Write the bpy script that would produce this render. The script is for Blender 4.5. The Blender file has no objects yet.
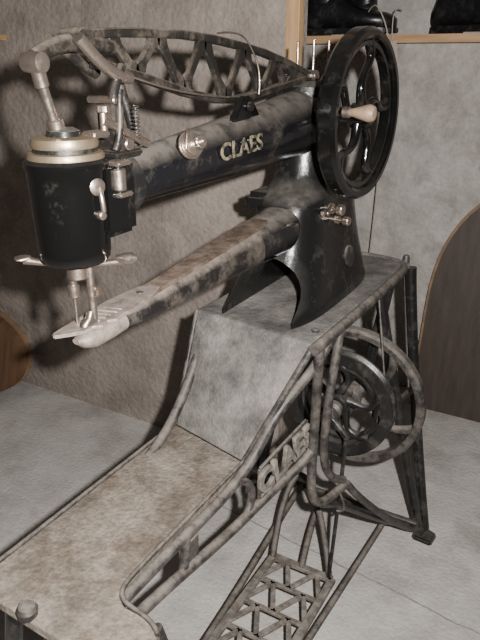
import bpy, bmesh, math, random
from mathutils import Vector, Matrix, Quaternion
random.seed(4)
C=bpy.context.scene.collection
V=Vector
# ------------------------------------------------------------------ materials
def N(nt,t,**k):
    n=nt.nodes.new(t)
    for a,b in k.items(): setattr(n,a,b)
    return n
def mat(name,a,b,scale=12,lo=.42,hi=.62,up=0.0,rough=.6,metal=0.0,bump=.25,bscale=90,spots=None,spot_scale=35,spot_lo=.60,spot_w=.16,detail=8,rough_b=None,stretch=None,nr=.65,amount=1.0,grain=0.0,gscale=60):
    """two-tone worn surface: a = base, b = dust/wear, up = how much dust settles on upward faces"""
    m=bpy.data.materials.new(name);m.use_nodes=True
    nt=m.node_tree;L=nt.links.new
    bs=nt.nodes['Principled BSDF']
    tc=N(nt,'ShaderNodeTexCoord');src=tc.outputs['Object']
    if stretch:
        mp=N(nt,'ShaderNodeMapping');mp.inputs['Scale'].default_value=stretch
        L(src,mp.inputs[0]);src=mp.outputs[0]
    n1=N(nt,'ShaderNodeTexNoise');n1.inputs['Scale'].default_value=scale;n1.inputs['Detail'].default_value=detail;n1.inputs['Roughness'].default_value=nr
    L(src,n1.inputs['Vector'])
    mr=N(nt,'ShaderNodeMapRange');mr.inputs['From Min'].default_value=lo;mr.inputs['From Max'].default_value=hi;mr.inputs['To Max'].default_value=amount
    L(n1.outputs['Fac'],mr.inputs['Value'])
    fac=mr.outputs[0]
    if up>0:
        g=N(nt,'ShaderNodeNewGeometry');sx=N(nt,'ShaderNodeSeparateXYZ');L(g.outputs['Normal'],sx.inputs[0])
        m2=N(nt,'ShaderNodeMapRange');m2.inputs['From Min'].default_value=.35;m2.inputs['From Max'].default_value=1
        m2.inputs['To Max'].default_value=up
        L(sx.outputs['Z'],m2.inputs['Value'])
        n3=N(nt,'ShaderNodeTexNoise');n3.inputs['Scale'].default_value=scale*3;n3.inputs['Detail'].default_value=8;n3.inputs['Roughness'].default_value=.7
        L(src,n3.inputs['Vector'])
        mm=N(nt,'ShaderNodeMath',operation='MULTIPLY_ADD',use_clamp=True);mm.inputs[1].default_value=3.0;mm.inputs[2].default_value=-.7
        L(n3.outputs['Fac'],mm.inputs[0])
        m4=N(nt,'ShaderNodeMath',operation='MULTIPLY');L(mm.outputs[0],m4.inputs[0]);L(m2.outputs[0],m4.inputs[1])
        ad=N(nt,'ShaderNodeMath',operation='ADD',use_clamp=True);L(fac,ad.inputs[0]);L(m4.outputs[0],ad.inputs[1]);fac=ad.outputs[0]
    mx=N(nt,'ShaderNodeMix',data_type='RGBA');L(fac,mx.inputs[0])
    mx.inputs[6].default_value=(*a,1);mx.inputs[7].default_value=(*b,1)
    col=mx.outputs[2]
    if spots:
        n2=N(nt,'ShaderNodeTexNoise');n2.inputs['Scale'].default_value=spot_scale;n2.inputs['Detail'].default_value=10;n2.inputs['Roughness'].default_value=.68
        L(tc.outputs['Object'],n2.inputs['Vector'])
        r2=N(nt,'ShaderNodeMapRange');r2.inputs['From Min'].default_value=spot_lo-.04;r2.inputs['From Max'].default_value=spot_lo-.04+spot_w;r2.inputs['To Max'].default_value=.9
        L(n2.outputs['Fac'],r2.inputs['Value'])
        mx2=N(nt,'ShaderNodeMix',data_type='RGBA');L(r2.outputs[0],mx2.inputs[0]);L(col,mx2.inputs[6]);mx2.inputs[7].default_value=(*spots,1)
        col=mx2.outputs[2]
    if grain>0:
        n5=N(nt,'ShaderNodeTexNoise');n5.inputs['Scale'].default_value=gscale;n5.inputs['Detail'].default_value=8;n5.inputs['Roughness'].default_value=.8
        L(tc.outputs['Object'],n5.inputs['Vector'])
        r5=N(nt,'ShaderNodeMapRange');r5.inputs['From Min'].default_value=.3;r5.inputs['From Max'].default_value=.7
        r5.inputs['To Min'].default_value=1-grain;r5.inputs['To Max'].default_value=1+grain
        L(n5.outputs['Fac'],r5.inputs['Value'])
        hs=N(nt,'ShaderNodeHueSaturation');L(r5.outputs[0],hs.inputs['Value']);L(col,hs.inputs['Color']);col=hs.outputs[0]
    L(col,bs.inputs['Base Color'])
    bs.inputs['Metallic'].default_value=metal
    if rough_b is None: bs.inputs['Roughness'].default_value=rough
    else:
        r3=N(nt,'ShaderNodeMapRange');r3.inputs['To Min'].default_value=rough;r3.inputs['To Max'].default_value=rough_b
        L(fac,r3.inputs['Value']);L(r3.outputs[0],bs.inputs['Roughness'])
    if bump:
        nb=N(nt,'ShaderNodeTexNoise');nb.inputs['Scale'].default_value=bscale;nb.inputs['Detail'].default_value=6
        L(src,nb.inputs['Vector'])
        bp=N(nt,'ShaderNodeBump');bp.inputs['Strength'].default_value=bump;bp.inputs['Distance'].default_value=.01
        L(nb.outputs['Fac'],bp.inputs['Height']);L(bp.outputs[0],bs.inputs['Normal'])
    return m
M_black=mat('black_enamel',(.005,.005,.006),(.135,.118,.10),scale=11,lo=.53,hi=1.05,up=.85,rough=.18,rough_b=.85,bump=.05,nr=.78)
M_gloss=mat('gloss_black',(.003,.003,.003),(.09,.08,.07),scale=16,lo=.56,hi=1.15,up=.12,rough=.13,rough_b=.6,bump=.03,nr=.75)
M_cast=mat('dusty_casting',(.006,.006,.006),(.12,.108,.094),scale=9,lo=.52,hi=1.0,up=.6,rough=.26,rough_b=.9,bump=.08,nr=.78)
M_truss=mat('dusty_truss',(.009,.008,.007),(.14,.113,.09),scale=20,lo=.48,hi=.98,up=.75,rough=.33,rough_b=.8,bump=.12,nr=.75)
M_table=mat('dusty_table',(.075,.070,.065),(.215,.198,.177),scale=13,lo=.34,hi=.66,up=0,rough=.85,bump=.3,bscale=160,spots=(.016,.015,.014),spot_scale=7,spot_lo=.49,spot_w=.26,nr=.76,grain=.22,gscale=90)
M_tray=mat('rusty_tray',(.105,.080,.060),(.235,.205,.170),scale=10,lo=.38,hi=.66,up=0,rough=.88,bump=.35,bscale=130,spots=(.040,.029,.021),spot_scale=8,spot_lo=.50,spot_w=.24,nr=.78,grain=.25,gscale=80)
M_frame=mat('dusty_frame',(.016,.014,.013),(.16,.141,.12),scale=22,lo=.42,hi=.88,up=.65,rough=.42,rough_b=.9,bump=.12,nr=.75)
M_letter=mat('dusty_letters',(.085,.075,.063),(.19,.168,.142),scale=40,rough=.8,bump=.1)
M_dark=mat('dark_iron',(.007,.007,.007),(.095,.085,.073),scale=22,lo=.50,hi=.98,up=.6,rough=.30,rough_b=.8,bump=.08,nr=.75)
M_nickel=mat('tarnished_nickel',(.50,.42,.36),(.14,.10,.075),scale=60,lo=.42,hi=.70,rough=.25,metal=.95,rough_b=.6,bump=.08)
M_plate=mat('worn_plate',(.33,.275,.24),(.12,.095,.078),scale=60,lo=.42,hi=.68,rough=.42,metal=.5,rough_b=.7,bump=.15)
M_horn=mat('worn_horn',(.009,.008,.008),(.175,.145,.118),scale=16,lo=.46,hi=.95,up=.85,rough=.33,rough_b=.85,bump=.10,nr=.78)
M_rust=mat('rusty_cover',(.050,.032,.022),(.15,.115,.088),scale=28,lo=.42,hi=.72,up=0,rough=.7,bump=.2,nr=.75)
M_brass=mat('aged_brass',(.34,.27,.18),(.17,.125,.08),scale=40,rough=.35,metal=.8,rough_b=.6,bump=.05)
M_gold=mat('gold_lettering',(.16,.138,.085),(.012,.011,.009),scale=80,lo=.43,hi=.58,rough=.6,bump=0)
M_knob=mat('knob_wood',(.22,.155,.10),(.12,.08,.055),scale=30,rough=.5,bump=.1)
M_wood=mat('pine_wood',(.46,.29,.15),(.30,.18,.09),scale=5,lo=.35,hi=.65,rough=.7,bump=.15,stretch=(1,12,12))
M_post=mat('post_wood',(.48,.30,.15),(.32,.19,.095),scale=5,lo=.35,hi=.65,rough=.7,bump=.15,stretch=(14,14,1))
M_board=mat('dark_board',(.026,.017,.012),(.055,.038,.027),scale=4,lo=.3,hi=.7,rough=.6,bump=.1,stretch=(10,10,1))
M_edge=mat('board_edge',(.22,.14,.08),(.13,.085,.05),scale=20,rough=.7,bump=.15)
M_lboard=mat('oak_board',(.13,.072,.036),(.085,.046,.024),scale=4,rough=.6,bump=.1,stretch=(10,1,1))
M_boot=mat('boot_leather',(.006,.006,.007),(.04,.036,.032),scale=14,lo=.5,hi=.8,rough=.3,rough_b=.6,bump=.1)
M_string=mat('string',(.38,.34,.29),(.25,.22,.19),scale=200,rough=.9,bump=0)
M_wall=mat('rough_plaster',(.205,.174,.150),(.315,.272,.236),scale=7,lo=.30,hi=.70,rough=.95,bump=.8,bscale=45,spots=(.135,.113,.098),spot_scale=4,spot_lo=.52,spot_w=.30,detail=14,grain=.2,gscale=70)
M_wall2=mat('grey_plaster',(.28,.26,.24),(.44,.41,.38),scale=8,lo=.32,hi=.66,rough=.95,bump=.8,bscale=36,spots=(.19,.172,.158),spot_scale=6,spot_lo=.54,spot_w=.25,detail=14,grain=.2,gscale=60)
M_floor=mat('concrete_floor',(.36,.34,.315),(.52,.495,.465),scale=6,lo=.32,hi=.68,rough=.9,bump=.35,bscale=80,spots=(.225,.205,.187),spot_scale=4,spot_lo=.52,spot_w=.26,detail=14,grain=.16,gscale=90)
def add_joint(m):
    nt=m.node_tree;L=nt.links.new;bs=nt.nodes['Principled BSDF']
    tc=N(nt,'ShaderNodeTexCoord');sx=N(nt,'ShaderNodeSeparateXYZ');L(tc.outputs['Object'],sx.inputs[0])
    nn=N(nt,'ShaderNodeTexNoise');nn.inputs['Scale'].default_value=9;nn.inputs['Detail'].default_value=6;L(tc.outputs['Object'],nn.inputs['Vector'])
    a=N(nt,'ShaderNodeMath',operation='MULTIPLY_ADD');L(sx.outputs['X'],a.inputs[0]);a.inputs[1].default_value=.12;L(sx.outputs['Y'],a.inputs[2])
    b=N(nt,'ShaderNodeMath',operation='MULTIPLY_ADD');L(nn.outputs['Fac'],b.inputs[0]);b.inputs[1].default_value=.03;L(a.outputs[0],b.inputs[2])
    c=N(nt,'ShaderNodeMath',operation='SUBTRACT');L(b.outputs[0],c.inputs[0]);c.inputs[1].default_value=1.347
    d=N(nt,'ShaderNodeMath',operation='ABSOLUTE');L(c.outputs[0],d.inputs[0])
    e=N(nt,'ShaderNodeMapRange');e.inputs['From Min'].default_value=.0005;e.inputs['From Max'].default_value=.004
    L(d.outputs[0],e.inputs['Value'])
    g=N(nt,'ShaderNodeMath',operation='LESS_THAN');L(sx.outputs['X'],g.inputs[0]);g.inputs[1].default_value=-.95
    h=N(nt,'ShaderNodeMath',operation='MAXIMUM');L(e.outputs[0],h.inputs[0]);L(g.outputs[0],h.inputs[1])
    old=bs.inputs['Base Color'].links[0].from_socket
    mx=N(nt,'ShaderNodeMix',data_type='RGBA');L(h.outputs[0],mx.inputs[0]);mx.inputs[6].default_value=(.20,.19,.175,1);L(old,mx.inputs[7])
    L(mx.outputs[2],bs.inputs['Base Color'])
add_joint(M_floor)
# ------------------------------------------------------------------ helpers
def empty(name,loc):
    o=bpy.data.objects.new(name,None);o.location=loc;C.objects.link(o);o.empty_display_size=.1;return o
def link(name,me,m=None,parent=None,smooth=True,angle=40):
    if m is not None:
        me.materials.clear();me.materials.append(m)
    if smooth:
        for p in me.polygons:p.use_smooth=True
        try: me.set_sharp_from_angle(angle=math.radians(angle))
        except Exception: pass
    o=bpy.data.objects.new(name,me);C.objects.link(o)
    if parent:
        o.parent=parent;o.matrix_parent_inverse=Matrix.Translation(-V(parent.location))
    return o
def clean(bm):
    bmesh.ops.recalc_face_normals(bm,faces=bm.faces)
def bm_link(name,bm,m,parent,smooth=True,angle=40):
    clean(bm);me=bpy.data.meshes.new(name);bm.to_mesh(me);bm.free();return link(name,me,m,parent,smooth,angle)
def bev(bm,w,seg=2):
    es=[e for e in bm.edges if len(e.link_faces)==2 and e.calc_face_angle(0)>.5]
    if w>0 and es: bmesh.ops.bevel(bm,geom=es,offset=w,segments=seg,affect='EDGES',clamp_overlap=True)
def box(name,c,s,m,parent=None,bevel=.003,rot=None):
    bm=bmesh.new();bmesh.ops.create_cube(bm,size=1)
    bmesh.ops.scale(bm,vec=s,verts=bm.verts)
    clean(bm);bev(bm,bevel)
    if rot is not None: bmesh.ops.rotate(bm,matrix=rot,verts=bm.verts)
    bmesh.ops.translate(bm,vec=c,verts=bm.verts)
    return bm_link(name,bm,m,parent)
def prism(name,poly,to3,depth_vec,m,parent=None,bevel=.003):
    bm=bmesh.new()
    a=[bm.verts.new(to3(p)) for p in poly];b=[bm.verts.new(V(to3(p))+V(depth_vec)) for p in poly]
    n=len(poly);bm.faces.new(a);bm.faces.new(b[::-1])
    for i in range(n): bm.faces.new((a[i],b[i],b[(i+1)%n],a[(i+1)%n]))
    clean(bm);bev(bm,bevel)
    return bm_link(name,bm,m,parent,angle=35)
def lathe(name,prof,org,axis,m,parent=None,n=48,closed=False,angle=35):
    ax=V(axis).normalized();q=V((0,0,1)).rotation_difference(ax);bm=bmesh.new();rings=[]
    for r,h in prof:
        rings.append([bm.verts.new(V(org)+q@V((r*math.cos(t*2*math.pi/n),r*math.sin(t*2*math.pi/n),h))) for t in range(n)])
    k=len(rings)
    for i in range(k if closed else k-1):
        A=rings[i];B=rings[(i+1)%k]
        for j in range(n): bm.faces.new((A[j],A[(j+1)%n],B[(j+1)%n],B[j]))
    if not closed:
        bm.faces.new(rings[0][::-1]);bm.faces.new(rings[-1])
    bmesh.ops.remove_doubles(bm,verts=bm.verts,dist=1e-6)
    return bm_link(name,bm,m,parent,angle=angle)
def cyl(name,a,b,r,m,parent=None,r2=None,bevel=.0015,n=28):
    a=V(a);b=V(b);L=(b-a).length;r2=r if r2 is None else r2
    e=min(bevel,L*.3,r*.5,r2*.5)
    return lathe(name,[(r-e,0),(r,e),(r2,L-e),(r2-e,L)],a,b-a,m,parent,n)
def tube(name,pts,r,m,parent=None,kind='NURBS',cyc=False,radii=None,res=6):
    cu=bpy.data.curves.new(name,'CURVE');cu.dimensions='3D';cu.bevel_depth=r;cu.bevel_resolution=4;cu.use_fill_caps=True;cu.resolution_u=res
    sp=cu.splines.new(kind);sp.points.add(len(pts)-1)
    for i,p in enumerate(pts):
        sp.points[i].co=(*p,1);sp.points[i].radius=radii[i] if radii else 1
    if kind=='NURBS': sp.order_u=min(4,len(pts));sp.use_endpoint_u=not cyc
    sp.use_cyclic_u=cyc
    o=bpy.data.objects.new(name+'_c',cu);C.objects.link(o)
    dg=bpy.context.evaluated_depsgraph_get();me=bpy.data.meshes.new_from_object(o.evaluated_get(dg))
    me.name=name
    bpy.data.objects.remove(o);bpy.data.curves.remove(cu)
    return link(name,me,m,parent,angle=50)
def loft(name,rings,m,parent=None,angle=40):
    bm=bmesh.new();R=[[bm.verts.new(p) for p in r] for r in rings];n=len(R[0])
    for i in range(len(R)-1):
        for j in range(n): bm.faces.new((R[i][j],R[i][(j+1)%n],R[i+1][(j+1)%n],R[i+1][j]))
    bm.faces.new(R[0][::-1]);bm.faces.new(R[-1])
    return bm_link(name,bm,m,parent,angle=angle)
def sup(n,e):
    out=[]
    for i in range(n):
        t=2*math.pi*i/n;c,s=math.cos(t),math.sin(t)
        out.append((math.copysign(abs(c)**(2/e),c),math.copysign(abs(s)**(2/e),s)))
    return out
def bar(name,a,b,w,h,m,parent,nrm=(1,0,0),bevel=.0015):
    a=V(a);b=V(b);d=(b-a);L=d.length;d.normalize();nn=V(nrm);nn=(nn-d*nn.dot(d)).normalized();s=d.cross(nn)
    bm=bmesh.new();bmesh.ops.create_cube(bm,size=1)
    bmesh.ops.scale(bm,vec=(L,w,h),verts=bm.verts);clean(bm);bev(bm,bevel,1)
    Mx=Matrix((d,s,nn)).transposed()
    bmesh.ops.rotate(bm,matrix=Mx,verts=bm.verts);bmesh.ops.translate(bm,vec=(a+b)/2,verts=bm.verts)
    return bm_link(name,bm,m,parent)
def knurl(name,a,b,r,m,parent,n=24):
    a=V(a);b=V(b);ax=(b-a);L=ax.length;q=V((0,0,1)).rotation_difference(ax)
    rings=[]
    for rr,h in ((r*.85,0),(r,L*.15),(r,L*.85),(r*.85,L)):
        rings.append([a+q@V((rr*(1 if i%2 else .92)*math.cos(math.pi*i/n),rr*(1 if i%2 else .92)*math.sin(math.pi*i/n),h)) for i in range(2*n)])
    return loft(name,rings,m,parent,angle=20)
def boolean(o,cut):
    md=o.modifiers.new('b','BOOLEAN');md.operation='DIFFERENCE';md.object=cut;md.solver='EXACT'
    dg=bpy.context.evaluated_depsgraph_get();me=bpy.data.meshes.new_from_object(o.evaluated_get(dg))
    o.modifiers.clear();o.data=me;bpy.data.objects.remove(cut)
    for p in me.polygons:p.use_smooth=True
    me.set_sharp_from_angle(angle=math.radians(40))
# ------------------------------------------------------------------ camera
cam=bpy.data.objects.new('camera',bpy.data.cameras.new('camera'));C.objects.link(cam)
cam.location=(0,0,1.35);cam.rotation_euler=(math.radians(67.7),0,math.radians(30))
cam.data.sensor_fit='VERTICAL';cam.data.sensor_height=36;cam.data.lens=36;cam.data.clip_start=.02
bpy.context.scene.camera=cam
# ------------------------------------------------------------------ room
box('floor',(-.6,1.0,-.05),(5.2,4.6,.1),M_floor,bevel=0)
box('wall_back',(-2.02,1.79,1.3),(2.35,.12,2.6),M_wall,bevel=0)      # partition, face at y=1.73, ends at x=-.845
box('wall_alcove',(-.6,2.60,1.3),(5.2,.12,2.6),M_wall2,bevel=0)
box('wall_left',(-3.14,1.0,1.3),(.12,4.6,2.6),M_wall,bevel=0)
box('trim_1',(-.831,1.738,1.75),(.040,.036,1.7),M_post,bevel=.004)
box('wood_ledge',(-2.15,1.715,1.415),(.40,.03,.018),M_wood,bevel=.002)  # small wooden ledge against the partition face, not trim
# shelf
sh=empty('wall_shelf',(-.5,2.4,1.41))
box('shelf_board',(-.72,2.44,1.410),(2.64,.19,.026),M_wood,sh)
for i,x in enumerate((-1.45,.2)):
    prism('bracket_%d'%i,[(2.539,1.397),(2.40,1.397),(2.539,1.25)],lambda p,x=x:(x,p[0],p[1]),(.02,0,0),M_wood,sh)
# boots
def boot(loc,ang,s=1.0):
    e=empty('leather_boot',loc);Rm=Matrix.Rotation(ang,3,'Z');Lc=V(loc)
    T=lambda p:Lc+Rm@(V(p)*s)
    secs=[(-.005,.028,.030,.055),(.01,.036,.045,.09),(.05,.038,.05,.115),(.09,.037,.05,.11),(.13,.040,.042,.082),(.17,.046,.035,.062),(.21,.048,.03,.055),(.25,.040,.026,.050),(.275,.026,.020,.040),(.285,.012,.012,.030)]
    u=sup(24,2.4);rings=[]
    for x,w,_,h in secs: rings.append([T((x,w*a,.018+h/2+h/2*b)) for a,b in u])
    loft('foot',rings,M_boot,e)
    rings=[]
    for z,x0,x1,w in ((.07,-.005,.11,.038),(.11,0,.10,.036),(.15,0,.098,.037),(.20,-.004,.10,.042),(.215,-.004,.10,.043)):
        rings.append([T(((x0+x1)/2+(x1-x0)/2*a,w*b,z)) for a,b in u])
    loft('shaft',rings,M_boot,e)
    pr=[(-.008,.0),(-.004,.03),(.03,.038),(.09,.036),(.15,.042),(.21,.050),(.255,.042),(.285,.022),(.292,0)]
    poly=pr+[(a,-b) for a,b in pr[-2:0:-1]]
    prism('sole',poly,lambda p:T((p[0],p[1],.008)),(0,0,.014*s),M_dark,e,.002)
    prism('heel',[(-.008,-.025),(.07,-.034),(.07,.034),(-.008,.025)],lambda p:T((p[0],p[1],0)),(0,0,.012*s),M_dark,e,.002)
    for k in range(5):
        z=.10+.02*k;xx=.118-.003*k
        tube('lace_%d'%k,[T((xx-.02,-.03,z)),T((xx-.002,0,z+.008)),T((xx-.02,.03,z+.012))],.002,M_string if k==0 else M_dark,e)
    return e
boot((-1.10,2.42,1.423),math.radians(8),1.15)
boot((-.86,2.47,1.423),math.radians(172),1.1)
boot((-.62,2.42,1.423),math.radians(-12),1.15)
boot((-.26,2.42,1.423),math.radians(5),1.15)
# hanging bootlace with tag
ls=empty('hanging_cord',(-.83,2.33,1.5))
tube('strand_1',[(-.86,2.40,1.50),(-.82,2.345,1.535),(-.78,2.325,1.48),(-.745,2.322,1.40),(-.755,2.322,1.2),(-.745,2.322,.95),(-.76,2.322,.60)],.0025,M_string,ls)
tube('strand_2',[(-.74,2.40,1.50),(-.745,2.345,1.51),(-.75,2.325,1.47),(-.738,2.320,1.40),(-.74,2.322,1.15),(-.738,2.322,.98)],.002,M_string,ls)
prism('tag',[(0,0),(.022,.006),(.012,.075),(-.008,.068)],lambda p:(-.735+p[0],2.316,1.33+p[1]),(0,.0015,0),M_string,ls,0)
lathe('knot',[(.001,-.006),(.006,-.003),(.006,.003),(.001,.006)],(-.743,2.323,1.40),(0,0,1),M_string,ls,12)
# boards leaning
def arch_poly(x0,x1,z1,zs,n=28):
    c=(x0+x1)/2;w=(x1-x0)/2
    pts=[(x0,0)]
    for i in range(n+1):
        t=math.pi-math.pi*i/n
        ca,sa=math.cos(t),math.sin(t)
        pts.append((c+w*math.copysign(abs(ca)**.85,ca),zs+(z1-zs)*sa**.85))
    pts.append((x1,0));return pts
rb=empty('wooden_board',(-.1,2.45,.4))
prism('panel',arch_poly(-.555,.25,.935,.42),lambda p:(p[0]+.02*p[1],2.405+.11*p[1]/.93,p[1]),(0,-.012,0),M_board,rb,.001)
prism('rim_edge',arch_poly(-.566,.261,.946,.42),lambda p:(p[0]+.02*p[1],2.417+.11*p[1]/.93,p[1]),(0,-.014,0),M_edge,rb,.001)
lb=empty('round_wooden_board',(-2.29,1.6,.2))
poly=[(-2.29+.335*math.cos(t*math.pi/24),.175+.175*math.sin(t*math.pi/24)) for t in range(48)]
prism('panel',poly,lambda p:(p[0],1.575+.11*p[1]/.35,p[1]),(0,-.03,0),M_lboard,lb,.004)
prism('back_ply',[((a+2.29)*1.03-2.29,.1805+(b-.175)*1.03) for a,b in poly],lambda p:(p[0],1.590+.11*p[1]/.35,p[1]),(0,-.014,0),M_edge,lb,.002)
# ------------------------------------------------------------------ treadle stand
st=empty('treadle_stand',(-.58,1.1,0))
def sheet(name,polys,m,parent,th=.018,bevel=.004):
    bm=bmesh.new();cache={}
    def vv(p):
        k=tuple(round(c,4) for c in p)
        if k not in cache: cache[k]=bm.verts.new(p)
        return cache[k]
    for P in polys: bm.faces.new([vv(p) for p in P])
    bmesh.ops.recalc_face_normals(bm,faces=bm.faces)
    for f in bm.faces:
        if f.normal.z<0:
            bmesh.ops.reverse_faces(bm,faces=bm.faces);break
    me=bpy.data.meshes.new(name);bm.to_mesh(me);bm.free()
    o=link(name,me,m,parent,smooth=False)
    s=o.modifiers.new('s','SOLIDIFY');s.thickness=th;s.offset=-1
    b=o.modifiers.new('b','BEVEL');b.width=bevel;b.segments=3;b.limit_method='ANGLE'
    return o
zt=.84;zl=.602
A1=(-.732,1.082,zt);A2=(-.44,1.04,zt);B1=(-.732,.985,zl);B2=(-.533,.936,zl)
sheet('upper_table',[[A1,A2,(-.437,1.2,zt),(-.43,1.67,zt),(-.735,1.67,zt)]],M_table,st,.022,.006)
sheet('sloped_panel',[[(A1[0],A1[1]+.001,zt),(B1[0],B1[1],zl-.001),(B2[0],B2[1],zl-.001),(A2[0],A2[1]+.001,zt)]],M_table,st,.014,.003)
sheet('lower_tray',[[B1,(-.735,.47,zl),(-.70,.447,zl),(-.52,.44,zl),(-.45,.455,zl),(-.428,.49,zl),(-.432,.522,zl),(-.45,.532,zl),(-.505,.532,zl),(-.525,.545,zl),(-.532,.575,zl),B2]],M_tray,st,.02,.004)
tube('tray_lip_left',[(-.733,.99,.604),(-.735,.75,.603),(-.736,.50,.603)],.0045,M_frame,st)
tube('tray_lip_right',[(-.533,.94,.602),(-.533,.75,.602),(-.533,.60,.602),(-.531,.552,.602),(-.505,.533,.602),(-.45,.533,.602),(-.430,.515,.602)],.004,M_frame,st)
tube('slope_lip_left',[(-.733,1.082,.840),(-.733,.985,.604)],.005,M_frame,st)
tube('slope_lip_right',[(-.438,1.04,.835),(-.533,.936,.598)],.007,M_frame,st)
tube('table_rail',[(-.433,1.03,.832),(-.430,1.2,.832),(-.424,1.67,.832),(-.44,1.685,.832),(-.74,1.685,.832)],.012,M_frame,st)
lathe('front_bolt',[(.014,0),(.0155,.012),(.012,.018),(.004,.021)],(-.615,.450,.600),(0,0,1),M_frame,st,20)
lathe('corner_bolt',[(.010,0),(.010,.012),(.007,.02)],(-.44,1.655,.84),(0,0,1),M_frame,st,16)
for i,(x,y) in enumerate(((-.70,1.62),(-.46,1.10))):
    lathe('table_bolt_%d'%i,[(.008,0),(.008,.004),(.005,.006)],(x,y,.84),(0,0,1),M_frame,st,12)
r=.0105
tube('frame_top_bar',[(-.528,.50,.578),(-.528,.56,.583),(-.528,.75,.576),(-.527,.88,.574),(-.51,.945,.62),(-.49,.975,.69),(-.47,1.03,.735),(-.452,1.10,.765),(-.44,1.17,.825)],r,M_frame,st)
tube('frame_mid_bar',[(-.520,.50,.535),(-.520,.56,.542),(-.518,.73,.512),(-.51,.86,.500),(-.502,.93,.506),(-.485,1.02,.520),(-.468,1.08,.530),(-.455,1.10,.56)],r,M_frame,st)
tube('frame_curl',[(-.508,.90,.500),(-.505,.935,.525),(-.505,.93,.575),(-.515,.89,.59)],r*.8,M_frame,st)
tube('frame_loop_outer',[(-.44,1.08,.83),(-.446,1.09,.74),(-.455,1.11,.64),(-.455,1.105,.50),(-.45,1.095,.43),(-.435,1.14,.395),(-.42,1.20,.41),(-.415,1.235,.40)],r,M_frame,st)
tube('frame_loop_inner',[(-.44,1.19,.83),(-.44,1.175,.76),(-.445,1.16,.68),(-.45,1.155,.56),(-.445,1.15,.48),(-.43,1.18,.44),(-.42,1.22,.42)],r*.95,M_frame,st)
tube('frame_link',[(-.52,.70,.52),(-.52,.715,.545),(-.526,.72,.575)],.009,M_frame,st)
box('frame_link_plate',(-.522,.735,.545),(.008,.035,.05),M_frame,st,.003)
d=V((.022,.143,.030)).normalized()
lc=V((-.487,1.026,.572));uz=V((0,0,1))
for nm,o_ in (('low',-.036),('top',.036)):
    bar('letter_rail_'+nm,lc-d*.085+uz*o_,lc+d*.085+uz*o_,.008,.007,M_frame,st)
bar('letter_stile_a',lc-d*.085-uz*.036,lc-d*.085+uz*.036,.008,.007,M_frame,st)
bar('letter_stile_b',lc+d*.085-uz*.036,lc+d*.085+uz*.036,.008,.007,M_frame,st)
def text(name,body,loc,xdir,ydir,size,ext,m,parent,off=.015,sx=1.0):
    cu=bpy.data.curves.new(name,'FONT');cu.body=body;cu.size=size;cu.extrude=ext;cu.bevel_depth=ext*.25;cu.offset=size*off;cu.align_x='CENTER';cu.align_y='CENTER';cu.space_character=1.05
    o=bpy.data.objects.new(name+'_c',cu);C.objects.link(o)
    me=bpy.data.meshes.new_from_object(o.evaluated_get(bpy.context.evaluated_depsgraph_get()));bpy.data.objects.remove(o)
    x=V(xdir).normalized();z=x.cross(V(ydir)).normalized();y=z.cross(x)
    me.transform(Matrix.Translation(loc)@Matrix((x,y,z)).transposed().to_4x4()@Matrix.Diagonal((sx,1,1,1)))
    me.name=name
    return link(name,me,m,parent,smooth=False)
text('cast_letters','CLAES',lc+V((.006,0,0)),d,(0,0,1),.074,.004,M_letter,st,.03,.88)
tube('back_leg_outer',[(-.428,1.665,.825),(-.42,1.665,.74),(-.36,1.645,.35),(-.296,1.628,.03)],.015,M_dark,st,radii=[1.1,1,.95,1.1])
tube('back_leg_inner',[(-.436,1.43,.825),(-.425,1.45,.74),(-.36,1.53,.35),(-.303,1.60,.03)],.014,M_dark,st)
lathe('back_leg_cross',[(.009,0),(.009,.13)],(-.385,1.50,.50),(.02,.15,0),M_dark,st,16)
prism('back_foot',[(-.03,-.025),(.03,-.03),(.035,.02),(.0,.035),(-.03,.025)],lambda p:(-.292+p[0],1.617+p[1],0),(0,0,.018),M_dark,st,.005)
tube('foot_brace',[(-.415,1.235,.40),(-.40,1.28,.33),(-.34,1.48,.11),(-.30,1.60,.045)],.010,M_frame,st)
tube('leg_brace_arc',[(-.44,1.14,.395),(-.43,1.22,.35),(-.40,1.36,.22),(-.34,1.52,.10),(-.30,1.60,.06)],.009,M_dark,st)
tube('far_leg_outer',[(-.735,1.66,.825),(-.745,1.65,.74),(-.80,1.64,.35),(-.86,1.628,.03)],.015,M_dark,st)
tube('far_leg_inner',[(-.735,1.43,.825),(-.745,1.45,.74),(-.80,1.53,.35),(-.855,1.60,.03)],.014,M_dark,st)
lathe('far_foot',[(.030,0),(.030,.010),(.018,.022),(.014,.05)],(-.862,1.617,0),(0,0,1),M_dark,st,20)
tube('far_frame_bar',[(-.715,.52,.578),(-.715,.75,.57),(-.715,.94,.58),(-.715,1.05,.74),(-.715,1.10,.82)],r,M_frame,st)
tube('far_frame_loop',[(-.715,1.14,.82),(-.715,1.08,.62),(-.715,1.08,.45),(-.715,1.20,.40),(-.76,1.42,.2),(-.85,1.60,.05)],r,M_frame,st)
for i,(x0,x1) in enumerate(((-.47,-.40),(-.70,-.77))):
    tube('front_leg_%d'%i,[(x0,.50,.585),(x0+(x1-x0)*.4,.49,.40),(x1,.46,.02)],.015,M_dark,st)
    lathe('front_foot_%d'%i,[(.030,0),(.030,.010),(.018,.022),(.014,.05)],(x1,.46,0),(0,0,1),M_dark,st,20)
    tube('front_leg_brace_%d'%i,[(x0,.56,.55),(x0+(x1-x0)*.5,.60,.35),(x1,.50,.06)],.010,M_dark,st)
cyl('treadle_axle',(-.84,1.545,.10),(-.30,1.545,.10),.010,M_dark,st)
bar('axle_post_a',(-.325,1.545,.10),(-.31,1.59,.08),.02,.012,M_dark,st)
fc=V((-.476,1.40,.545))
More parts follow.
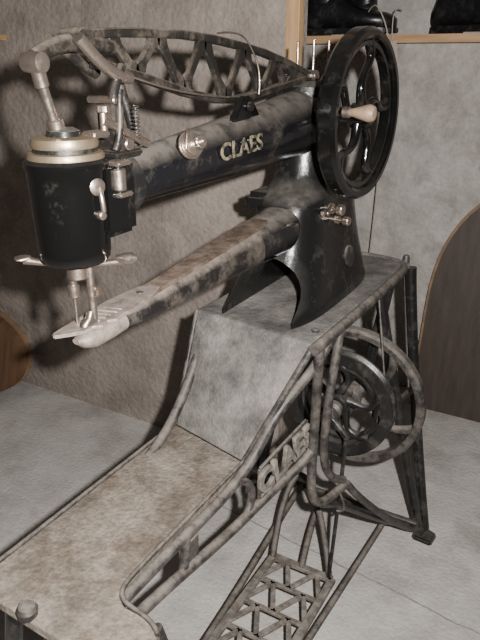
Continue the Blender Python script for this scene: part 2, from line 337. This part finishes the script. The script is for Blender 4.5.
def wheel(pref,c,ax,R,w,t,hubr,hubl,nsp,m,parent,curve=.25,sr=.008,phase=0,sweep=True,groove=False):
    ax=V(ax).normalized();q=V((0,0,1)).rotation_difference(ax)
    if groove: prof=[(R-t,-w/2),(R,-w/2),(R,-w*.3),(R-t*.45,0),(R,w*.3),(R,w/2),(R-t,w/2)]
    else: prof=[(R-t,-w*.42),(R-t*.75,-w/2),(R-t*.3,-w/2),(R,-w*.3),(R,w*.3),(R-t*.3,w/2),(R-t*.75,w/2),(R-t,w*.42)]
    lathe(pref+'_rim',prof,c,ax,m,parent,96,closed=True,angle=30)
    lathe(pref+'_hub',[(hubr*.7,-hubl/2),(hubr,-hubl/2+.004),(hubr,hubl/2-.004),(hubr*.7,hubl/2)],c,ax,m,parent,32)
    for k in range(nsp):
        a=phase+2*math.pi*k/nsp;pts=[];rad=[]
        for j in range(7):
            s=j/6;rr=hubr*.8+(R-t*.8-hubr*.8)*s
            aa=a+curve*math.sin(s*math.pi*(2 if sweep else 1))*(1-s*.3)
            pts.append(c+q@V((rr*math.cos(aa),rr*math.sin(aa),0)));rad.append(1.35-.5*math.sin(s*math.pi))
        tube('%s_spoke_%d'%(pref,k),pts,sr,m,parent,radii=rad)
wheel('flywheel',fc,(0,1,0),.189,.034,.020,.030,.05,5,M_frame,st,curve=.35,sr=.010,phase=.3,sweep=False)
pc=fc+V((0,-.085,.022))
wheel('belt_pulley',pc,(0,1,0),.136,.032,.028,.026,.05,5,M_dark,st,curve=.5,sr=.009,phase=.8,sweep=False,groove=True)
lathe('belt_pulley_ring',[(.090,-.008),(.097,-.010),(.097,.010),(.090,.008)],pc,(0,1,0),M_dark,st,64,closed=True)
cyl('flywheel_shaft',pc+V((0,-.08,0)),pc+V((0,.20,0)),.011,M_frame,st)
lathe('shaft_collar',[(.014,0),(.022,.004),(.022,.018),(.014,.024)],pc+V((0,-.030,0)),(0,-1,0),M_frame,st,24)
lathe('shaft_nut',[(.010,0),(.017,.004),(.017,.016),(.011,.020)],pc+V((0,-.058,0)),(0,-1,0),M_frame,st,6)
tube('shaft_bearing_arm',[pc+V((0,.19,0)),(-.45,1.50,.70),(-.435,1.50,.825)],.014,M_dark,st)
tube('crank_arm',[pc+V((0,-.07,0)),pc+V((.035,-.07,-.03)),pc+V((.05,-.07,-.05))],.008,M_dark,st)
tube('pitman_rod',[pc+V((.05,-.08,-.045)),(-.43,1.228,.35),(-.44,1.22,.11)],.005,M_dark,st)
tube('drive_belt',[(-.425,1.39,.83),(-.40,1.37,.72),(-.375,1.34,.62)],.003,M_frame,st)
tube('wire_hook',[(-.42,1.19,.41),(-.40,1.20,.36),(-.405,1.21,.335),(-.425,1.20,.34)],.003,M_frame,st)
# treadle
zt2=.10;x0,x1,y0,y1=-.602,-.432,.80,1.225
for n_,a,b in (('treadle_left',(x0,y0,zt2),(x0,y1,zt2)),('treadle_right',(x1,y0,zt2),(x1,y1,zt2)),('treadle_far',(x0,y1,zt2),(x1,y1,zt2)),('treadle_near',(x0,y0,zt2),(x1,y0,zt2))):
    bar(n_,a,b,.020,.012,M_letter,st,nrm=(0,0,1))
k=0;ny=5;yy=[y0+(y1-y0)*i/ny for i in range(ny+1)]
for i in range(ny):
    bar('treadle_cross_%d'%i,(x0,yy[i],zt2),(x1,yy[i],zt2),.012,.009,M_letter,st,nrm=(0,0,1))
    nx=4
    for j in range(nx):
        xa=x0+(x1-x0)*j/nx;xb=x0+(x1-x0)*(j+1)/nx
        if j%2==0: a_,b_=(xa,yy[i],zt2),(xb,yy[i+1],zt2)
        else: a_,b_=(xa,yy[i+1],zt2),(xb,yy[i],zt2)
        bar('treadle_rib_%d'%k,a_,b_,.013,.009,M_letter,st,nrm=(0,0,1));k+=1
tube('treadle_rod_right',[(-.386,1.545,.10),(-.395,1.30,.10),(-.41,1.0,.10),(-.42,.80,.10)],.008,M_frame,st)
tube('treadle_rod_left',[(-.665,1.545,.10),(-.655,1.40,.12),(-.62,1.10,.10),(-.610,.80,.10)],.009,M_frame,st)
tube('treadle_arch',[(-.602,1.22,.10),(-.63,1.30,.15),(-.64,1.40,.24),(-.60,1.42,.26),(-.52,1.36,.18),(-.44,1.225,.10)],.009,M_frame,st)
tube('treadle_arm',[(-.517,1.22,.10),(-.56,1.38,.14),(-.59,1.545,.10)],.009,M_frame,st)
# ------------------------------------------------------------------ sewing machine head
sm=empty('patching_sewing_machine',(-.588,1.28,.84))
XC=-.588
levels=[(.841,.108,1.050,1.545,3.4),(.852,.108,1.053,1.545,3.4),(.87,.106,1.075,1.535,3.2),(.90,.101,1.105,1.525,3.2),(.94,.093,1.135,1.515,3.0),(.98,.085,1.155,1.505,3.0),(1.02,.080,1.165,1.495,3.0),(1.045,.079,1.170,1.485,3.0),(1.065,.079,1.175,1.475,3.0),(1.078,.076,1.185,1.455,2.8),(1.090,.070,1.205,1.425,2.5),(1.105,.066,1.222,1.392,2.2),(1.125,.064,1.232,1.376,2),(1.20,.064,1.238,1.37,2),(1.27,.067,1.236,1.374,2),(1.295,.062,1.242,1.368,2),(1.305,.045,1.26,1.35,2)]
rings=[]
for z,hx,ya,yb,e in levels:
    uu=sup(56,e);rings.append([(XC+hx*a,(ya+yb)/2+(yb-ya)/2*b,z) for a,b in uu])
body=loft('column_body',rings,M_cast,sm)
ap=[(-.084,.80)]+[(.080*math.cos(math.pi-math.pi*i/16),.875+.088*math.sin(math.pi*i/16)) for i in range(17)]+[(.084,.80)]
cut=prism('cut',[(a,b) for a,b in ap],lambda p:(XC+p[0],.95,p[1]),(0,.7,0),None,None,0)
boolean(body,cut)
box('shoulder_lug',(XC-.060,1.235,1.066),(.06,.10,.04),M_cast,sm,.012)
lathe('inspection_disc',[(.0255,0),(.0255,.003),(.023,.005),(.003,.006)],(-.4925,1.352,.928),(1,0,.18),M_frame,sm,32)
arm=[(.655,1.190,.033),(.70,1.192,.035),(.80,1.198,.041),(.90,1.203,.046),(1.0,1.209,.051),(1.1,1.215,.056),(1.18,1.220,.061),(1.26,1.224,.066),(1.32,1.226,.064)]
loft('arm',[[(XC+rr*.92*math.cos(2*math.pi*i/48),y,zc+rr*math.sin(2*math.pi*i/48)) for i in range(48)] for y,zc,rr in arm],M_black,sm)
lathe('arm_collar',[(.030,0),(.041,.002),(.042,.020),(.038,.024)],(XC,.672,1.190),(0,1,0),M_dark,sm,40)
text('gold_letters','CLAES',(XC+.0475,.945,1.212),(.04,1,.05),(0,0,1),.038,.0006,M_gold,sm,.015,1.18)
horn=[(.640,.998,.013,.010),(.66,.997,.018,.014),(.70,.995,.023,.018),(.80,.999,.028,.023),(.90,1.003,.032,.028),(1.0,1.007,.036,.034),(1.06,1.0105,.0395,.038)]
horn2=[(1.045,1.010,.0385,.037),(1.08,1.012,.042,.041),(1.15,1.016,.047,.045),(1.22,1.018,.053,.049),(1.30,1.02,.056,.052)]
loft('horn',[[(XC+a*rx,y,zc+b*rz) for a,b in sup(40,2.6)] for y,zc,rx,rz in horn],M_horn,sm)
loft('horn_root',[[(XC+a*rx,y,zc+b*rz) for a,b in sup(40,2.6)] for y,zc,rx,rz in horn2],M_black,sm)
prism('horn_cover',[(.72,-.017),(1.07,-.026),(1.10,-.018),(1.10,.018),(1.07,.026),(.72,.017)],lambda p:(XC+p[1],p[0],1.012+(p[0]-.72)*.098),(0,0,.006),M_rust,sm,.002)
tip=[(.545,-.010),(.56,.004),(.575,.016),(.59,.018),(.60,.026),(.615,.023),(.625,.031),(.645,.027),(.66,.031),(.69,.025),(.73,.019),(.75,.012),(.75,-.012),(.73,-.019),(.69,-.024),(.66,-.026),(.63,-.024),(.60,-.022),(.57,-.020),(.55,-.018)]
prism('throat_plate',tip,lambda p:(XC+p[1],p[0],1.009+.06*(p[0]-.6)),(0,0,.005),M_plate,sm,.0015)
loft('horn_tip',[[(XC+.004+a*rx,y,zc+b*rz) for a,b in sup(24,2)] for y,zc,rx,rz in ((.570,.996,.006,.004),(.58,.993,.014,.010),(.60,.992,.017,.016),(.63,.993,.018,.016),(.66,.995,.018,.015))],M_plate,sm)
for k in range(5):
    bar('feed_tooth_%d'%k,(XC-.014,.60+.012*k,1.016),(XC+.016,.606+.012*k,1.016),.003,.004,M_plate,sm,nrm=(0,0,1),bevel=.0005)
lathe('throat_screw',[(.006,0),(.006,.002),(.003,.003)],(XC,.715,1.0195),(0,0,1),M_nickel,sm,16)
HC=V((XC,.590,0))
def HP(z):return HC+V((0,0,z))
lathe('head_cylinder',[(.030,1.103),(.040,1.105),(.0445,1.111),(.046,1.121),(.0475,1.16),(.0490,1.20),(.050,1.222),(.052,1.226),(.052,1.232),(.047,1.236)],HC,(0,0,1),M_gloss,sm,64)
lathe('head_ring_lower',[(.040,1.232),(.046,1.233),(.047,1.238),(.045,1.243),(.038,1.244)],HC,(0,0,1),M_brass,sm,56)
lathe('head_ring_gear',[(.034,1.242),(.039,1.243),(.039,1.249),(.034,1.25)],HC,(0,0,1),M_dark,sm,56)
lathe('head_ring_upper',[(.030,1.248),(.040,1.249),(.041,1.254),(.039,1.260),(.022,1.262)],HC,(0,0,1),M_brass,sm,56)
lathe('head_cap',[(.022,1.26),(.020,1.268),(.012,1.272)],HC,(0,0,1),M_dark,sm,32)
box('head_block',(XC+.006,.650,1.180),(.062,.06,.10),M_gloss,sm,.008)
box('head_face_plate',(XC+.045,.622,1.185),(.012,.045,.085),M_gloss,sm,.004)
lathe('face_ring',[(.006,0),(.010,.001),(.0105,.005),(.0065,.007)],(XC+.046,.588,1.205),(1,-.3,0),M_nickel,sm,24)
tube('face_latch',[(XC+.050,.590,1.205),(XC+.058,.585,1.192),(XC+.056,.588,1.176)],.0035,M_nickel,sm)
cyl('face_screw',(XC+.046,.590,1.170),(XC+.056,.588,1.170),.0055,M_nickel,sm)
cyl('roller',(XC+.052,.625,1.195),(XC+.052,.625,1.222),.009,M_nickel,sm)
cyl('roller_pin',(XC+.052,.625,1.185),(XC+.052,.625,1.232),.004,M_dark,sm)
box('roller_bracket',(XC+.047,.632,1.189),(.024,.026,.006),M_nickel,sm,.002)
box('roller_bracket_top',(XC+.047,.632,1.228),(.024,.026,.006),M_nickel,sm,.002)
dl=V((.866,.5,0));cb=HP(1.099)
tube('wing_lever',[cb-dl*.068+V((0,0,.006)),cb-dl*.05+V((0,0,.002)),cb-dl*.02,cb+dl*.02,cb+dl*.05+V((0,0,.002)),cb+dl*.072+V((0,0,.006))],.0042,M_nickel,sm,radii=[1.5,.9,1,1,1,1.2])
loft('wing_tip_a',[[cb-dl*s+V((0,0,.008+h*b))+V((-.5,.866,0))*w_*a for a,b in sup(16,2)] for s,w_,h in ((.060,.004,.004),(.067,.010,.004),(.075,.011,.003),(.080,.004,.002))],M_nickel,sm)
loft('wing_tip_b',[[cb+dl*s+V((0,0,.008+h*b))+V((-.5,.866,0))*w_*a for a,b in sup(16,2)] for s,w_,h in ((.052,.004,.004),(.061,.009,.007),(.072,.011,.008),(.080,.004,.004))],M_nickel,sm)
cyl('bar_boss',HP(1.080),HP(1.105),.014,M_nickel,sm)
cyl('presser_bar',(XC+.012,.600,1.02),(XC+.012,.600,1.10),.0055,M_nickel,sm)
cyl('needle_bar',(XC-.008,.588,1.055),(XC-.008,.588,1.10),.005,M_nickel,sm)
cyl('needle_clamp',(XC-.008,.588,1.052),(XC-.008,.588,1.070),.008,M_nickel,sm)
cyl('needle',(XC-.008,.588,1.005),(XC-.008,.588,1.055),.0014,M_nickel,sm,r2=.002,bevel=.0004)
box('presser_clamp',(XC+.016,.604,1.060),(.016,.012,.014),M_nickel,sm,.003)
loft('presser_foot',[[(XC+.010+a*rx,.598+dy+b*ry,z) for a,b in sup(20,2.5)] for z,rx,ry,dy in ((1.034,.0055,.0055,0),(1.026,.006,.008,-.002),(1.020,.007,.014,-.005),(1.016,.007,.016,-.005))],M_nickel,sm)
# top lever + truss
LV=[(.556,1.350,.009),(.575,1.358,.010),(.60,1.366,.010),(.63,1.367,.011),(.66,1.365,.012),(.69,1.362,.009)]
tube('lever_nose',[(XC,y,z) for y,z,_ in LV],1.0,M_truss,sm,radii=[a for *_,a in LV])
lathe('lever_knuckle',[(.004,-.015),(.011,-.013),(.0125,0),(.011,.013),(.004,.015)],(XC,.556,1.345),(1,0,0),M_nickel,sm,32)
cyl('link_rod',(XC,.560,1.335),(XC-.002,.582,1.268),.0058,M_nickel,sm)
cyl('link_fork',(XC,.558,1.345),(XC-.001,.565,1.318),.0085,M_nickel,sm)
lathe('link_ball',[(.004,-.010),(.010,-.005),(.010,.005),(.004,.010)],(XC-.002,.581,1.276),(0,.3,-1),M_nickel,sm,28)
lathe('lever_boss',[(.005,-.020),(.013,-.018),(.0145,0),(.013,.018),(.005,.020)],(XC,.625,1.370),(1,0,0),M_truss,sm,32)
tube('lever_shoulder',[(XC+.018,.61,1.372),(XC+.020,.64,1.345),(XC+.022,.66,1.328),(XC+.018,.70,1.325)],.0075,M_nickel,sm)
tube('lever_shoulder_far',[(XC-.02,.60,1.372),(XC-.024,.64,1.352),(XC-.02,.68,1.33)],.007,M_truss,sm)
TT=[(.645,1.376),(.70,1.380),(.774,1.381),(.85,1.381),(.928,1.377),(1.01,1.369),(1.10,1.358),(1.20,1.340),(1.295,1.318)]
TB=[(.655,1.344),(.70,1.334),(.769,1.320),(.85,1.301),(.940,1.286),(1.00,1.283),(1.058,1.287),(1.17,1.298),(1.295,1.312)]
def interp(T,y):
    for (a,b),(c,d_) in zip(T,T[1:]):
        if a<=y<=c: return b+(d_-b)*(y-a)/(c-a)
    return T[-1][1] if y>T[-1][0] else T[0][1]
def strip(name,P,w,h,m):
    rings=[]
    for i,(y,z) in enumerate(P):
        a=P[max(i-1,0)];b=P[min(i+1,len(P)-1)];dd=V((0,b[0]-a[0],b[1]-a[1])).normalized();n_=V((0,-dd.z,dd.y))
        c=V((XC,y,z));rings.append([c+V((w/2*sx,0,0))+n_*(h/2*sz) for sx,sz in ((-1,-.7),(-.8,-1),(.8,-1),(1,-.7),(1,.7),(.8,1),(-.8,1),(-1,.7))])
    return loft(name,rings,m,sm,angle=30)
strip('truss_top_chord',TT,.016,.012,M_truss)
strip('truss_bottom_chord',TB,.016,.012,M_truss)
ys=[.685,.735,.785,.845,.905,.965,1.03,1.09,1.15,1.19]
for i in range(len(ys)-1):
    a,b=ys[i],ys[i+1]
    top=(i%2==0)
    za=interp(TT,a) if top else interp(TB,a);zb=interp(TB,b) if top else interp(TT,b)
    p=V((XC,a,za));q_=V((XC,b,zb));dd=(q_-p).normalized();n_=V((0,-dd.z,dd.y));rings=[]
    hw=min(.0135,(q_-p).length*.2)
    for s_,w_ in ((0.0,.006),(.13,hw),(.32,.0068),(.68,.0068),(.87,hw),(1,.006)):
        c=p+(q_-p)*s_
        rings.append([c+V((sx*.0045,0,0))+n_*(w_*sz) for sx,sz in ((-1,-.8),(-.7,-1),(.7,-1),(1,-.8),(1,.8),(.7,1),(-.7,1),(-1,.8))])
    loft('truss_strut_%d'%i,rings,M_truss,sm,angle=30)
prism('truss_tail',[(1.17,1.345),(1.30,1.322),(1.335,1.318),(1.335,1.300),(1.29,1.300),(1.17,1.296),(1.20,1.318)],lambda p:(XC-.006,p[0],p[1]),(.012,0,0),M_truss,sm,.003)
lathe('truss_pivot',[(.004,-.016),(.011,-.014),(.011,.014),(.004,.016)],(XC,1.315,1.315),(1,0,0),M_nickel,sm,24)
tube('thread_wire',[(XC+.01,.93,1.385),(XC+.012,1.0,1.392),(XC+.012,1.03,1.372),(XC+.02,1.06,1.33),(XC+.02,1.05,1.29)],.0016,M_nickel,sm)
tube('thread_wire_2',[(XC+.01,.70,1.33),(XC+.03,.74,1.315),(XC+.03,.80,1.300),(XC+.02,.95,1.290)],.0014,M_nickel,sm)
box('mech_bracket',(XC+.004,.668,1.262),(.030,.012,.085),M_truss,sm,.003)
box('mech_base',(XC+.006,.680,1.232),(.045,.055,.010),M_truss,sm,.003)
tube('mech_arm',[(XC+.02,.640,1.276),(XC+.02,.665,1.268),(XC+.02,.70,1.250),(XC+.018,.73,1.240)],.006,M_nickel,sm)
cyl('mech_screw_1',(XC+.018,.643,1.255),(XC+.018,.643,1.292),.005,M_nickel,sm)
knurl('mech_nut_1',(XC+.018,.643,1.286),(XC+.018,.643,1.295),.009,M_nickel,sm,10)
cyl('mech_screw_2',(XC+.020,.676,1.245),(XC+.034,.674,1.245),.008,M_nickel,sm)
cyl('mech_pin',(XC-.02,.66,1.300),(XC+.026,.66,1.300),.0045,M_nickel,sm)
tube('mech_link',[(XC+.02,.66,1.300),(XC+.02,.672,1.325),(XC+.018,.685,1.340)],.006,M_truss,sm)
tube('mech_strut',[(XC-.006,.70,1.335),(XC-.004,.712,1.30),(XC,.722,1.262),(XC,.726,1.235)],.0065,M_truss,sm)
tube('mech_lever_2',[(XC+.024,.655,1.238),(XC+.026,.67,1.262),(XC+.022,.668,1.290),(XC+.02,.676,1.312)],.005,M_truss,sm)
box('mech_lug',(XC+.02,.625,1.262),(.022,.03,.008),M_nickel,sm,.002)
sp_=[(XC+.024+.005*math.cos(t*.9),.700+.005*math.sin(t*.9),1.250+t*.0007) for t in range(60)]
tube('mech_spring',sp_,.0010,M_truss,sm)
TD=V((XC+.046,.792,1.232));ta=V((1,-.32,.30)).normalized()
cyl('tension_boss',TD-ta*.024,TD+ta*.001,.010,M_black,sm)
cyl('tension_post',TD-ta*.010,TD+ta*.036,.0035,M_nickel,sm)
for k,(h,rr) in enumerate(((.002,.0205),(.007,.0175),(.011,.0165))):
    lathe('tension_disc_%d'%k,[(rr*.5,-.001),(rr,-.002),(rr,.001),(rr*.5,.002)],TD+ta*h,ta,M_nickel,sm,40)
knurl('tension_nut',TD+ta*.022,TD+ta*.030,.010,M_nickel,sm,14)
for k in range(3):
    qq=V((0,0,1)).rotation_difference(ta)
    tube('tension_coil_%d'%k,[TD+ta*(.014+.003*k)+qq@V((.008*math.cos(t),.008*math.sin(t),0)) for t in [i*math.pi/6 for i in range(12)]],.001,M_nickel,sm,cyc=True)
tube('tension_hook',[TD+V((0,.0,.018)),TD+V((.004,-.008,.030)),TD+V((.006,-.016,.020)),TD+V((.008,-.020,-.002))],.0018,M_nickel,sm)
prism('arm_lug',[(.955,1.250),(1.045,1.254),(1.022,1.278),(1.008,1.290),(.992,1.290),(.978,1.276)],lambda p:(XC+.012,p[0],p[1]),(.016,0,0),M_gloss,sm,.003)
lathe('arm_lug_screw',[(.004,0),(.008,.001),(.008,.006),(.003,.008)],(XC+.028,1.0,1.273),(1,0,0),M_dark,sm,20)
for k,(x,y,h) in enumerate(((-.02,1.29,.085),(.0,1.325,.09),(.025,1.345,.09))):
    cyl('spool_pin_%d'%k,(XC+x,y,1.295),(XC+x,y,1.295+h),.0028,M_nickel,sm)
    lathe('spool_pin_base_%d'%k,[(.009,0),(.009,.006),(.004,.010)],(XC+x,y,1.298),(0,0,1),M_dark,sm,16)
prism('rear_lug',[(1.36,1.29),(1.40,1.29),(1.42,1.25),(1.36,1.20)],lambda p:(XC-.02,p[0],p[1]),(.04,0,0),M_cast,sm,.004)
# handwheel
wc=V((-.448,1.245,1.245));wax=V((1,-.06,0)).normalized()
wheel('handwheel',wc,wax,.159,.038,.020,.024,.040,5,M_gloss,sm,curve=.30,sr=.0085,phase=.5)
lathe('handwheel_inner_ring',[(.127,-.009),(.135,-.010),(.135,.010),(.127,.009)],wc,wax,M_gloss,sm,80,closed=True)
cyl('handwheel_shaft',(XC+.03,1.25,1.246),wc,.014,M_dark,sm)
lathe('shaft_boss',[(.030,0),(.030,.035),(.022,.045)],(XC+.035,1.25,1.246),(1,0,0),M_black,sm,32)
cyl('handwheel_nut',wc,wc+V((.026,0,0)),.012,M_nickel,sm)
kb=V((-.436,1.150,1.258))
lathe('crank_knob',[(.006,0),(.007,.004),(.008,.010),(.0115,.022),(.015,.034),(.0155,.041),(.012,.048),(.005,.051)],kb,(1,0,0),M_knob,sm,32)
cyl('crank_knob_washer',kb-V((.012,0,0)),kb+V((.002,0,0)),.010,M_nickel,sm)
for k,(y,z,x) in enumerate(((1.25,1.058,-.505),(1.275,1.030,-.500))):
    cyl('thumb_shaft_%d'%k,(x-.03,y,z),(x+.035,y-.01,z),.005,M_nickel,sm)
    knurl('thumb_knob_%d'%k,(x+.022,y-.008,z),(x+.036,y-.01,z),.012-.002*k,M_nickel,sm,12)
    cyl('thumb_collar_%d'%k,(x,y,z),(x+.010,y,z),.010,M_brass,sm)
tube('thumb_wire',[(-.495,1.24,1.066),(-.48,1.20,1.070),(-.48,1.17,1.064),(-.482,1.19,1.056)],.003,M_nickel,sm)
bar('thumb_bar',(-.500,1.20,1.056),(-.497,1.31,1.046),.010,.008,M_nickel,sm)
# ------------------------------------------------------------------ light
def area(name,loc,target,power,size,col):
    l=bpy.data.lights.new(name,'AREA');l.energy=power;l.size=size;l.color=col;l.shape='DISK'
    o=bpy.data.objects.new(name,l);C.objects.link(o);o.location=loc
    o.rotation_euler=(V(target)-V(loc)).to_track_quat('-Z','Y').to_euler();return o
area('camera_flash',V((0,0,1.35))+V((.866,.5,0))*.085+V((0,0,.05)),(-.8,1.4,.8),64,.025,(1,.965,.935))
w=bpy.data.worlds.new('world');bpy.context.scene.world=w;w.use_nodes=True
w.node_tree.nodes['Background'].inputs[0].default_value=(1,.95,.90,1);w.node_tree.nodes['Background'].inputs[1].default_value=.06
